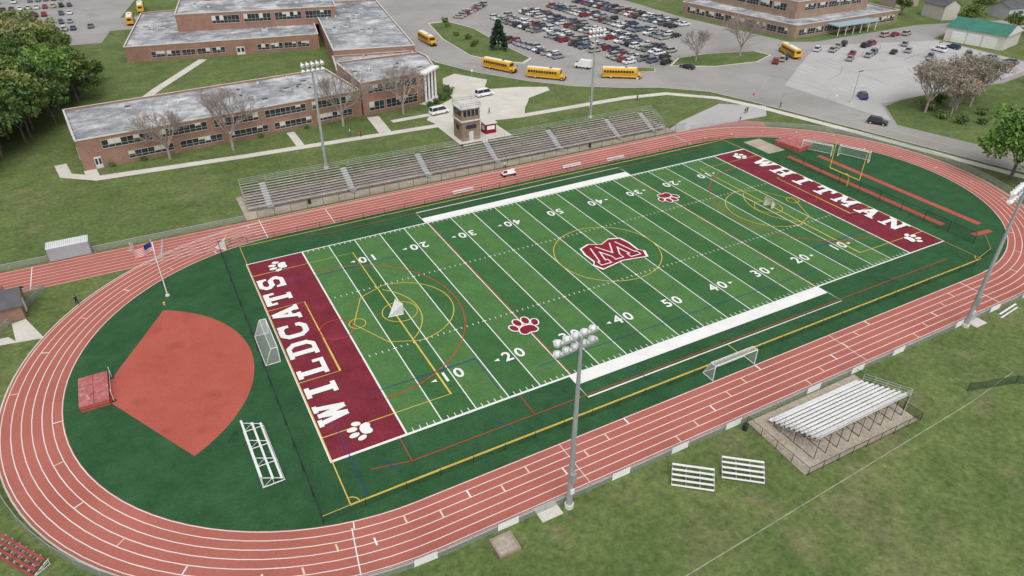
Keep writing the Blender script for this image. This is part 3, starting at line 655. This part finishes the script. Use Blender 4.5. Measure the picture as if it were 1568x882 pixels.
m.build('storage_container')
m=MB()   # press box tower
m.box((48,84.8,2.3),(4.6,4.6,4.6),BRICK3); m.box((48,84.8,4.72),(5.2,5.2,.25),TRIM)
m.box((48,84.8,6.2),(4.6,4.6,2.7),BRICK3); m.box((48,82.47,6.5),(4.0,.08,1.3),GLASS); m.box((45.67,84.8,6.5),(.08,3.6,1.2),GLASS); m.box((50.33,84.8,6.5),(.08,3.6,1.2),GLASS)
for k in range(5): m.box((46+k,82.41,6.5),(.08,.06,1.3),TRIM)
m.box((48,84.8,7.65),(5.2,5.2,.2),TRIM); m.box((48,82.47,1.1),(1.1,.08,2.2),TRIM)
m.box((45.67,84.8,3),(.08,1.6,1.2),GLASS); m.box((48,82.47,3.3),(2.6,.08,.9),GLASS)
for p in ((45.6,82.4),(50.4,82.4),(50.4,87.2),(45.6,87.2)): m.cyl((*p,7.75),(*p,8.75),.04,.04,DARK,6)
for z_ in (8.25,8.75):
    P=[(45.6,82.4,z_),(50.4,82.4,z_),(50.4,87.2,z_),(45.6,87.2,z_)]
    for i in range(4): m.cyl(P[i],P[(i+1)%4],.03,.03,DARK,5)
m.build('press_box')
m=MB(); m.box((54,85.5,1.2),(2.8,2.4,2.4),MARP); m.box((54,85.5,2.5),(3.3,2.9,.2),TRIM); m.box((54,84.27,1.5),(2,.08,.9),WHITE); m.box((52.57,85.5,1.4),(.08,1.2,1.0),WHITE); m.build('ticket_booth')
HC=[(.55,.52,.46),(.45,.47,.5),(.62,.6,.57),(.40,.33,.27),(.5,.55,.6)]
k=0
for (x,y) in ((272,118),(300,106),(320,150),(280,142),(345,120),(340,90),(300,66),(320,50),(350,62),(330,185),(300,172),(370,150),(262,205),(290,225),(330,225),(264,52)):
    gable('suburban_house',x,y,U(-.3,.3)+(.0 if k%2 else 1.57),U(10,14),U(7,9),U(3,5.5),U(1.8,2.6),Mt('siding%d'%k,HC[k%5],.08),ROOFD,True,2); k+=1

# ------------------------------------------------------------------ vehicles
def car_mesh(kind,paint):
    m=MB(); w=.9
    if kind=='sedan': side=[(-2.3,.32),(-2.35,.7),(-2.2,.93),(-1.5,.98),(1.0,.96),(1.95,.84),(2.3,.66),(2.33,.32)]; gh=[(-1.75,-1.05,.35,1.15),.96,1.43]
    elif kind=='suv': side=[(-2.3,.4),(-2.35,.8),(-2.28,1.05),(-1.5,1.08),(1.0,1.06),(1.95,.98),(2.25,.8),(2.3,.4)]; gh=[(-2.22,-1.95,.4,1.15),1.05,1.72]
    else: side=[(-2.6,.4),(-2.65,.85),(-2.6,1.1),(-1.5,1.12),(1.5,1.1),(2.2,.95),(2.55,.8),(2.6,.4)]; gh=[(-2.55,-2.4,1.0,1.8),1.1,2.0]
    n=len(side); ins=.07
    vs=[]
    for yy,k in ((-w,0),(-w+ins,1),(w-ins,1),(w,0)):
        for (x,z) in side:
            vs.append((x*(1 if k==0 else 1.01),yy,z-(.10 if (k==0 and z>.5) else 0)))
    fs=[]
    for r in range(3):
        for i in range(n-1): fs.append((r*n+i,(r+1)*n+i,(r+1)*n+i+1,r*n+i+1))
    fs+= [tuple(range(n-1,-1,-1))][:1]+[tuple(range(3*n,4*n))]
    m.add(vs,fs,paint)
    (b0,t0,t1,b1),zb,zt=gh; wb,wt=.80,.64
    B=[(b0,-wb,zb),(b1,-wb,zb),(b1,wb,zb),(b0,wb,zb)];T=[(t0,-wt,zt),(t1,-wt,zt),(t1,wt,zt),(t0,wt,zt)]
    m.add(B+T,[(0,1,5,4),(1,2,6,5),(2,3,7,6),(3,0,4,7)],GLASS); m.add([(x*1.0,y*1.03,zt+.03) for x,y,_ in T]+[(x,y*1.04,zt-.03) for x,y,_ in T],[(0,1,2,3),(0,4,5,1),(1,5,6,2),(2,6,7,3),(3,7,4,0)],paint)
    for s in (-1,1):
        for (x0,x1) in ((b0,t0),(b1,t1)): m.cyl((x0,s*wb,zb),(x1,s*wt,zt),.04,.04,paint,4)
        xm=(t0+t1)/2; m.cyl((xm-.1,s*wb*1.0,zb),(xm-.05,s*wt,zt),.04,.04,paint,4)
        for x in (side[0][0]*.62,side[-1][0]*.62):
            m.cyl((x,s*.72,.33),(x,s*.93,.33),.33,.33,BLK,12); m.cyl((x,s*.93,.33),(x,s*.94,.33),.19,.19,ALU,8)
        m.box((side[-1][0]+.0,s*.62,.66),(.08,.34,.14),ALUW); m.box((side[0][0]-.03,s*.66,.75),(.06,.28,.14),RED); m.box((b1-.25,s*.98,zb+.05),(.12,.16,.12),paint)
    m.box((side[-1][0]+.01,0,.45),(.06,1.5,.16),BLK); m.box((0,0,.28),(3.6,1.6,.1),BLK)
    return mesh_only(m,'car_'+kind)
PC=[(.75,.75,.75),(.60,.61,.62),(.35,.36,.37),(.16,.165,.17),(.04,.04,.045),(.03,.03,.032),(.04,.06,.13),(.26,.03,.03),(.12,.15,.2),(.40,.36,.30),(.8,.8,.8),(.30,.31,.33)]
cars=[]
for i,c in enumerate(PC):
    p=Mt('car_paint%d'%i,c,.03,1,3,.28); 
    for kd in ('sedan','suv'): cars.append(car_mesh(kd,p))
van=car_mesh('van',Mt('van_paint',(.8,.8,.8),.03,1,3,.3))
rc=random.Random(5)
def park(x,y,rot,me=None): 
    inst(me or rc.choice(cars),'parked_car',(x,y,.036),rot+rc.uniform(-.03,.03),rc.uniform(.95,1.05))
for (x,y,s0,s1,kind) in ROWS:
    s=s0+1.37
    while s<s1:
        c=Vector((x,y))-dv*s; base=math.atan2(pv.y,pv.x)
        for off in ((-2.65,2.65) if kind==2 else (0,)):
            if rc.random()<.88: q=c+pv*(off+rc.uniform(-.3,.3)); park(q.x,q.y,base+(math.pi if rc.random()<.5 else 0))
        s+=2.75
for i in range(9): park(100+i*2.4,203+i*2.2,2.2)
for x,y,r in ((134,118.5,.2),(130.5,113.5,.3),(128,117,.2),(133,106.5,1.9),(162,98.5,.7),(166,99.5,.7),(169,101,.7),(156.5,61.7,.9),(142.1,45.8,-1.1),(218.7,94.2,.5),(212,88,.5),(222,84,1.6),(219.6,61.9,.3),(215,66,1.4),(228,70,1.5),(195,90,.4),(200,92,.4),(205,99,.2),(209,100,.2),(190,100,.4),(226,76,.6),(186,103,.5),
   (212,80,.5),(213,71,.3),(205,76,.4),(196,103,.5),(200,104,.5),(192,94,.5),(206,89,.4),(230,84,1.5),(229,64,1.5),(224,62.5,1.5),(208,61,1.5),(186,90,.5),(233,104,.2),(224,106,.1),(228,105,.1)): park(x,y,r)
for i in range(8):
    if rc.random()<.8: park(-46+i*2.8,247+i*.3,1.5)
for r_ in range(4):
    for i in range(11):
        if rc.random()<.7: park(-62+i*2.9,262+r_*17,1.6)
for x,y,r in ((65.5,110.8,.1),(48.8,102.9,.15)): inst(van,'white_van',(x,y,.06),r)
m=MB(); TW=Mt('truck_white',(.75,.75,.72),.05)
m.box((-1,0,1.6),(3.6,2.0,2.0),TW); m.box((1.6,0,1.1),(1.5,1.9,1.2),TW,0,.92); m.box((1.9,0,1.5),(.96,1.8,.45),GLASS,0,.9)
for s in (-1,1):
    for x in (-2,1.6): m.cyl((x,s*.7,.4),(x,s*1.0,.4),.4,.4,BLK,12)
tr=m.build('delivery_truck'); tr.location=(104.5,121.5,.036); tr.rotation_euler=(0,0,2.2)
BY=Mt('bus_yellow',(.74,.40,.03),.05,.5,4,.4)
def bus_mesh():
    m=MB(); L=10.6; sec=[(-1.22,.55),(-1.24,2.3),(-1.15,2.85),(-.8,3.08),(0,3.14),(.8,3.08),(1.15,2.85),(1.24,2.3),(1.22,.55)]
    n=len(sec); x0,x1=-L/2-.4,L/2-1.0
    m.add([(x0,y,z) for y,z in sec]+[(x1,y,z) for y,z in sec],[(i+1,i,n+i,n+i+1) for i in (0,1,2,5,6,7)]+[tuple(range(n)),tuple(range(2*n-1,n-1,-1))],BY)
    m.add([(x0,y,z) for y,z in sec]+[(x1,y,z) for y,z in sec],[(i+1,i,n+i,n+i+1) for i in (3,4)],TW)
    hd=[(-1.0,.55),(-1.05,1.35),(-.8,1.62),(.8,1.62),(1.05,1.35),(1.0,.55)]; k=len(hd)
    m.add([(x1,y,z) for y,z in hd]+[(x1+1.45,y*.88,z*.93) for y,z in hd],[(i+1,i,k+i,k+i+1) for i in range(k-1)]+[tuple(range(2*k-1,k-1,-1))],BY)
    m.box((x1+1.45,0,.95),(.06,1.1,.5),DARK); m.box((x1+1.5,0,.55),(.15,2.0,.25),BLK); m.box((x0-.05,0,.6),(.15,2.3,.25),BLK)
    m.box((x1+.02,0,2.2),(.06,2.0,.85),GLASS); m.box((x0-.02,-.0,2.2),(.06,1.5,.7),GLASS)
    for s in (-1,1):
        for i in range(11):
            m.box((x0+.75+i*.8,s*1.245,2.12),(.66,.04,.62),GLASS)
        for z_ in (1.1,1.45,1.75): m.box(((x0+x1)/2,s*1.25,z_),(x1-x0-.1,.03,.05),BLK)
        for x in (x0+2.6,x1+.6):
            m.cyl((x,s*.85,.5),(x,s*1.2,.5),.5,.5,BLK,14); m.cyl((x,s*1.2,.5),(x,s*1.23,.5),.25,.25,ALU,8)
        m.box((x1+1.2,s*1.35,1.9),(.1,.25,.35),BLK); m.box((x1-.1,s*.8,2.98),(.12,.3,.16),RED)
    m.box((1.2,0,3.16),(.7,.7,.1),BLK); m.box((-3,0,3.16),(.6,.6,.1),TW)
    return mesh_only(m,'bus')
BM=bus_mesh()
def bus(x,y,r): inst(BM,'school_bus',(x,y,.036),r)
bus(81,131.2,math.atan2(11.6,-5.6)+math.pi); bus(89,117.2,math.atan2(-8.4,7.9)); bus(109,107.6,math.atan2(-5,7.5)); bus(74.3,172,-math.pi/2); bus(173.4,103.5,1.2); bus(-7.7,273,1.5); bus(-13,251,1.5)

# ------------------------------------------------------------------ trees
def leafcrown(m,rng,centers,nper,rad,size,mat):
    V=[];F=[]
    for c in centers:
        rr=rad*rng.uniform(.7,1.25)
        n=nper; d=rng.normal(size=(n,3)); d/=np.linalg.norm(d,axis=1)[:,None]; d*=(rng.uniform(.15,1,size=(n,1))**.5)*rr; d[:,2]*=.75
        p=np.array(c)+d
        a=rng.normal(size=(n,3)); a/=np.linalg.norm(a,axis=1)[:,None]; b=np.cross(a,rng.normal(size=(n,3))); b/=np.linalg.norm(b,axis=1)[:,None]
        s=size*rng.uniform(.6,1.3,size=(n,1)); 
        q=np.stack([p-a*s,p+b*s*.6,p+a*s,p-b*s*.6],1)
        for k in range(n):
            o=len(V); V+= [tuple(x) for x in q[k]]; F.append((o,o+1,o+2,o+3))
    m.add(V,F,mat)
def limb(m,p,d,L,r,depth,rng,tips,mat,minr=.012,spread=.55):
    e=p+d*L; sides=6 if r>.08 else 3
    m.cyl(p,e,r,r*.68,mat,sides,False)
    tips.append(e)
    if depth==0: return
    for i in range(3):
        nd=(d+Vector(rng.normal(size=3))*spread); nd.z=max(nd.z,.05)+.15; nd.normalize()
        limb(m,p+d*L*(1 if i==0 else rng.uniform(.55,1)),nd,L*rng.uniform(.62,.85),max(minr,r*.62),depth-1,rng,tips,mat,minr,spread)
def green_tree(seed,h,rx,leaf,nclump=42,nper=70,size=.42,trunk=.28):
    rng=np.random.default_rng(seed); m=MB(); tips=[]
    m.cyl((0,0,-.1),(0,0,h*.28),trunk,trunk*.75,BARK,8,False)
    for i in range(5):
        a=i*1.256+rng.uniform(-.3,.3); d=Vector((math.cos(a)*.6,math.sin(a)*.6,.9)).normalized(); limb(m,Vector((0,0,h*.22)),d,h*.24,trunk*.5,2,rng,tips,BARK,.03,.45)
    C=[]
    while len(C)<nclump:
        d=rng.normal(size=3); d/=np.linalg.norm(d); r=rng.uniform(.45,1)
        if d[2]<-.55: continue
        C.append((d[0]*rx*r*rng.uniform(.75,1.1),d[1]*rx*r*rng.uniform(.75,1.1),h*.60+d[2]*h*.36*r))
    leafcrown(m,rng,C,nper,rx*.30,size,leaf); return mesh_only(m,'tree')
BARKL=Mt('bark_grey',(.33,.28,.25),.2,1.5,8)
def bare_tree(seed,h,leaf=None,dens=0,minr=.028):
    rng=np.random.default_rng(seed); m=MB(); tips=[]
    m.cyl((0,0,-.1),(0,0,h*.2),h*.024,h*.019,BARKL,8,False)
    for i in range(5):
        a=i*1.257+rng.uniform(-.4,.4); d=Vector((math.cos(a)*.6,math.sin(a)*.6,1)).normalized(); limb(m,Vector((0,0,h*.19)),d,h*.24,h*.013,5,rng,tips,BARKL,minr,.38)
    if leaf: 
        T=[tuple(t) for t in tips if t.z>h*.3]; idx=rng.choice(len(T),min(dens,len(T)),replace=False); leafcrown(m,rng,[T[i] for i in idx],8,.55,.18,leaf)
    return mesh_only(m,'bare_tree')
GT=[green_tree(1,13,5.2,LEAF),green_tree(2,15,5.6,LEAF),green_tree(3,11,4.6,LEAF),green_tree(4,13,5.0,LEAFY,36,60),green_tree(6,14,5.0,LEAFB,40,60)]
BT=[bare_tree(11,12),bare_tree(12,12),bare_tree(13,12,LEAFP,420)]
rt=random.Random(21)
def tree(me,name,x,y,s): inst(me,name,(x,y,0),rt.uniform(0,6.28),s)
for x,y,s,k in ((-15,102.6,1.05,0),(-1.9,102,1.3,1),(24.5,105.5,1.25,0),(40.5,106.8,1.15,1),(140.3,111,.95,0),(158,110,1.2,1)): tree(BT[k],'bare_tree',x,y,s)
for x,y,s in ((161,46,1.15),(166,48,1.05),(171,46,1.1),(176,43.5,1.1),(181,46,1.15),(164,41,.9),(187,48,.9),(169,43,.8)): tree(BT[2],'blossoming_tree',x,y,s)
RT=green_tree(31,10,5.6,LEAFB,60,120,.30,.25); tree(RT,'green_tree',138.2,10.5,1.45)
bx=lambda y: float(np.interp(y,[100,112,120,128,140,165,200,226],[-60,-49,-44,-40,-34,-30,-35,-48]))
y=106.0
while y<226:
    x=-86.0
    while x<bx(y):
        px,py=x+rt.uniform(-1.8,1.8),y+rt.uniform(-1.8,1.8); q=rt.random()
        me=GT[3] if (q<.14 or (py>190 and q<.75)) else (GT[4] if q<.34 else rt.choice(GT[:3]))
        tree(me,'woodland_tree',px,py,rt.uniform(.75,1.18)); x+=5.4
    y+=5.4
for x,y,s in ((-29,156,.6),(-27,172,.6)): tree(rt.choice(GT),'green_tree',x,y,s)
for i in range(44):
    x=rt.uniform(255,400); y=rt.uniform(20,260); tree(rt.choice(GT),'green_tree',x,y,rt.uniform(.5,.8))
for x,y in ((228,48),(240,45),(252,62),(248,44),(262,70),(236,40),(270,88),(262,100),(275,78),(258,56),(268,64),(232,38),(280,60),(212,46),(220,42)): tree(rt.choice(GT),'green_tree',x,y,rt.uniform(.5,.75))
rng=np.random.default_rng(5); m=MB(); m.cyl((0,0,0),(0,0,8),.2,.03,BARK,8,False); C=[]
for i in range(90):
    t=i/90; zz=.8+7.3*t; r=2.7*(1-t)**.8*rng.uniform(.6,1); a=rng.uniform(0,6.28); C.append((r*math.cos(a),r*math.sin(a),zz))
leafcrown(m,rng,C,40,.62,.26,NEEDLE); o=m.build('pine_tree',loc=(91.2,152,.14)); o.scale=(1.25,1.25,1.15)
m=MB(); rng=np.random.default_rng(9); leafcrown(m,rng,[(rng.uniform(-.8,.8),rng.uniform(-.8,.8),rng.uniform(.4,1.2)) for i in range(10)],60,.6,.18,LEAF); SH=mesh_only(m,'shrub')
for x,y,s in ((54.5,113,1.2),(56,114.6,1.0),(57.5,117,1.2),(58,120,1),(51.5,110.5,.9),(49,109.4,.8),(86,160,1),(88,163,1),(89,170,1.2),(87,176,1),(60,134,1.1),(61,137,1),(161,36,1.4),(160,41,1.3),(175,30,1.3),(172,38,1.2),(163,47,1.6),(171,49,1.7),(178,47,1.6),(184,49,1.5),(-26,104,.6),(-20,104.4,.6),(5,107,.6),(16,108,.6),(92,198,1.2),(90,190,1),(166,34,1.2)): tree(SH,'shrub',x,y,s)

# ------------------------------------------------------------------ people
def person(x,y,rot,shirt,pants,pose='walk',z=.04):
    me=bpy.data.meshes.new('person'); k=.25 if pose in('walk','run') else .05; a=.3 if pose=='run' else .12
    J=[((0,0,.95),.14),((0,0,1.2),.15),((0,0,1.42),.13),((0,.0,1.54),.055),((0,.02,1.66),.10),((0,.02,1.76),.085),
       ((-.19,0,1.40),.06),((-.25,-a,1.12),.045),((-.24,-a+ (.25 if pose=='run' else .08),.9),.035),((-.24,-a+(.33 if pose=='run' else .1),.82),.035),
       ((.19,0,1.40),.06),((.25,a,1.12),.045),((.24,a+.15,.93),.035),((.24,a+.2,.86),.035),
       ((-.10,0,.88),.10),((-.10,k,.5),.07),((-.10,k*.9,.09),.045),((-.10,k*.9+.16,.04),.04),
       ((.10,0,.88),.10),((.10,-k*.3,.48),.07),((.10,-k*1.3,.12),.045),((.10,-k*1.3+.14,.05),.04)]
    E=[(0,1),(1,2),(2,3),(3,4),(4,5),(2,6),(6,7),(7,8),(8,9),(2,10),(10,11),(11,12),(12,13),(0,14),(14,15),(15,16),(16,17),(0,18),(18,19),(19,20),(20,21)]
    me.from_pydata([j[0] for j in J],E,[]); o=bpy.data.objects.new('person',me); COL.objects.link(o)
    md=o.modifiers.new('s','SKIN'); 
    for v,(p,r) in zip(me.skin_vertices[0].data,J): v.radius=(r,r)
    me.skin_vertices[0].data[0].use_root=True
    o.modifiers.new('u','SUBSURF').levels=1
    dg=bpy.context.evaluated_depsgraph_get(); m2=bpy.data.meshes.new_from_object(o.evaluated_get(dg)); bpy.data.objects.remove(o)
    m2.materials.clear()
    for q in (shirt,pants,SKIN,HAIR,BLK): m2.materials.append(q)
    for p in m2.polygons:
        c=p.center; z0=c.z; i=0
        if z0>1.5: i=3 if (z0>1.70 or c.y<-.01 and z0>1.58) else 2
        elif abs(c.x)>.2 and z0<1.15: i=2
        elif z0<.1: i=4
        elif z0<.95 and abs(c.x)<.21: i=1
        p.material_index=i
    o=bpy.data.objects.new('person',m2); COL.objects.link(o); o.location=(x,y,z); o.rotation_euler=(0,0,rot)
SKIN=Mt('skin',(.45,.28,.2),.05); HAIR=Mt('hair',(.04,.025,.02),.1)
C1=Mt('cloth_dark',(.02,.02,.025),.1);C2=Mt('cloth_blue',(.05,.08,.2),.1);C3=Mt('cloth_red',(.3,.03,.04),.1);C4=Mt('cloth_light',(.55,.55,.52),.1)
person(-33.6,48.6,.4,C1,C1,'run')
for x,y,r,a,b in ((24,98.5,1.2,C4,C2),(26,96.5,2,C3,C1),(118,66.5,1,C1,C2),(119.2,67,-1,C3,C1),(113.5,63.5,2,C4,C1),(60,97,1,C2,C1),(47,64.0,0,C4,C1),(130,66,1,C2,C2),(100,88,2,C3,C2)): person(x,y,r,a,b)
for x,y,r in ((34,58.0,0),(60,58.8,0),(70.5,57.6,0)):
    m=MB(); m.T=Matrix.Translation((x,y-1.0,.05))@Matrix.Rotation(r,4,'Z'); m.box((0,0,.45),(4.5,.3,.05),ALUW); m.box((0,.2,.8),(4.5,.05,.25),ALUW)
    for q in (-2,0,2): m.box((q,0,.22),(.06,.4,.44),ALU); m.box((q,.17,.6),(.05,.05,.5),ALU)
    m.build('team_bench')
m=MB(); m.T=Matrix.Translation((46,60.5,.04)); m.box((0,0,.7),(3,1.3,.12),ALUW); m.box((0,0,1.1),(2.8,.1,.6),WHITE); m.box((-.8,.2,1.0),(.8,.8,.5),MARP)
for q in (-1.2,1.2):
    for s in (-.6,.6): m.cyl((q,s-.05,.3),(q,s+.05,.3),.3,.3,BLK,10)
m.build('equipment_cart')
def hurdle(x,y,r):
    m=MB(); m.T=Matrix.Translation((x,y,.03))@Matrix.Rotation(r,4,'Z'); m.box((0,0,.95),(1.2,.04,.09),WHITE)
    for s in (-.55,.55): m.box((s,0,.47),(.04,.04,.94),ALU); m.box((s,.3,.03),(.05,.7,.05),ALU)
    m.build('hurdle')
for i in range(5): hurdle(-21+i*.15,57.4+i*1.2,1.57)
for i in range(3): hurdle(-25-i*.2,63.0+i*.3,1.57)
def bin_(x,y):
    m=MB(); m.cyl((x,y,0),(x,y,.9),.28,.32,DARK,12); m.cyl((x,y,.9),(x,y,.98),.34,.2,DARK,12); m.build('trash_can')
for x,y in ((35.8,-18.2),(44,79),(6,66.6),(70,66)): bin_(x,y)
def sign(x,y,h,mat):
    m=MB(); m.cyl((x,y,0),(x,y,h),.04,.04,GALV,6); m.box((x,y-.05,h-.3),(.6,.04,.6),mat); m.build('traffic_sign')
sign(127,73,2.4,RED); sign(70,128,2.4,WHITE); sign(146,62,2.4,WHITE)
for x,y in ((112,104),(150,60),(198,70),(124,190),(150,215)):
    m=MB(); m.cyl((x,y,0),(x,y,8.5),.11,.07,GALV,8); m.box((x+.5,y,8.5),(1.4,.3,.15),DARK); m.cyl((x,y,0),(x,y,.6),.3,.3,CONC,10); m.build('street_lamp')

# ------------------------------------------------------------------ camera, light
cd=bpy.data.cameras.new('camera'); cam=bpy.data.objects.new('camera',cd); COL.objects.link(cam); sc.camera=cam
yaw,pit,roll=.50027,.57334,.00703
f=Vector((math.sin(yaw)*math.cos(pit),math.cos(yaw)*math.cos(pit),-math.sin(pit))); r=Vector((math.cos(yaw),-math.sin(yaw),0)); u=r.cross(f)
r2=r*math.cos(roll)+u*math.sin(roll); u2=-r*math.sin(roll)+u*math.cos(roll)
cam.matrix_world=Matrix(((r2.x,u2.x,-f.x,-17.829),(r2.y,u2.y,-f.y,-58.145),(r2.z,u2.z,-f.z,59.168),(0,0,0,1)))
cd.sensor_width=36; cd.lens=36*1066.45/1568; cd.clip_end=4000; cd.clip_start=.5
w=bpy.data.worlds.new('World'); sc.world=w; w.use_nodes=True; nt=w.node_tree; bg=nt.nodes['Background']
sky=nt.nodes.new('ShaderNodeTexSky'); sky.sky_type='NISHITA'; sky.sun_disc=False; sky.sun_elevation=math.radians(52); sky.sun_rotation=math.radians(200); sky.dust_density=3
hs=nt.nodes.new('ShaderNodeHueSaturation'); hs.inputs['Saturation'].default_value=.12; nt.links.new(sky.outputs[0],hs.inputs['Color']); nt.links.new(hs.outputs[0],bg.inputs[0]); bg.inputs[1].default_value=.15
sd=bpy.data.lights.new('sun','SUN'); sd.energy=1.3; sd.angle=math.radians(45); sd.color=(1,.98,.95); so=bpy.data.objects.new('sun',sd); COL.objects.link(so)
az=math.radians(200); el=math.radians(60); dirv=Vector((math.sin(az)*math.cos(el),math.cos(az)*math.cos(el),math.sin(el)))
so.rotation_euler=dirv.to_track_quat('Z','Y').to_euler()
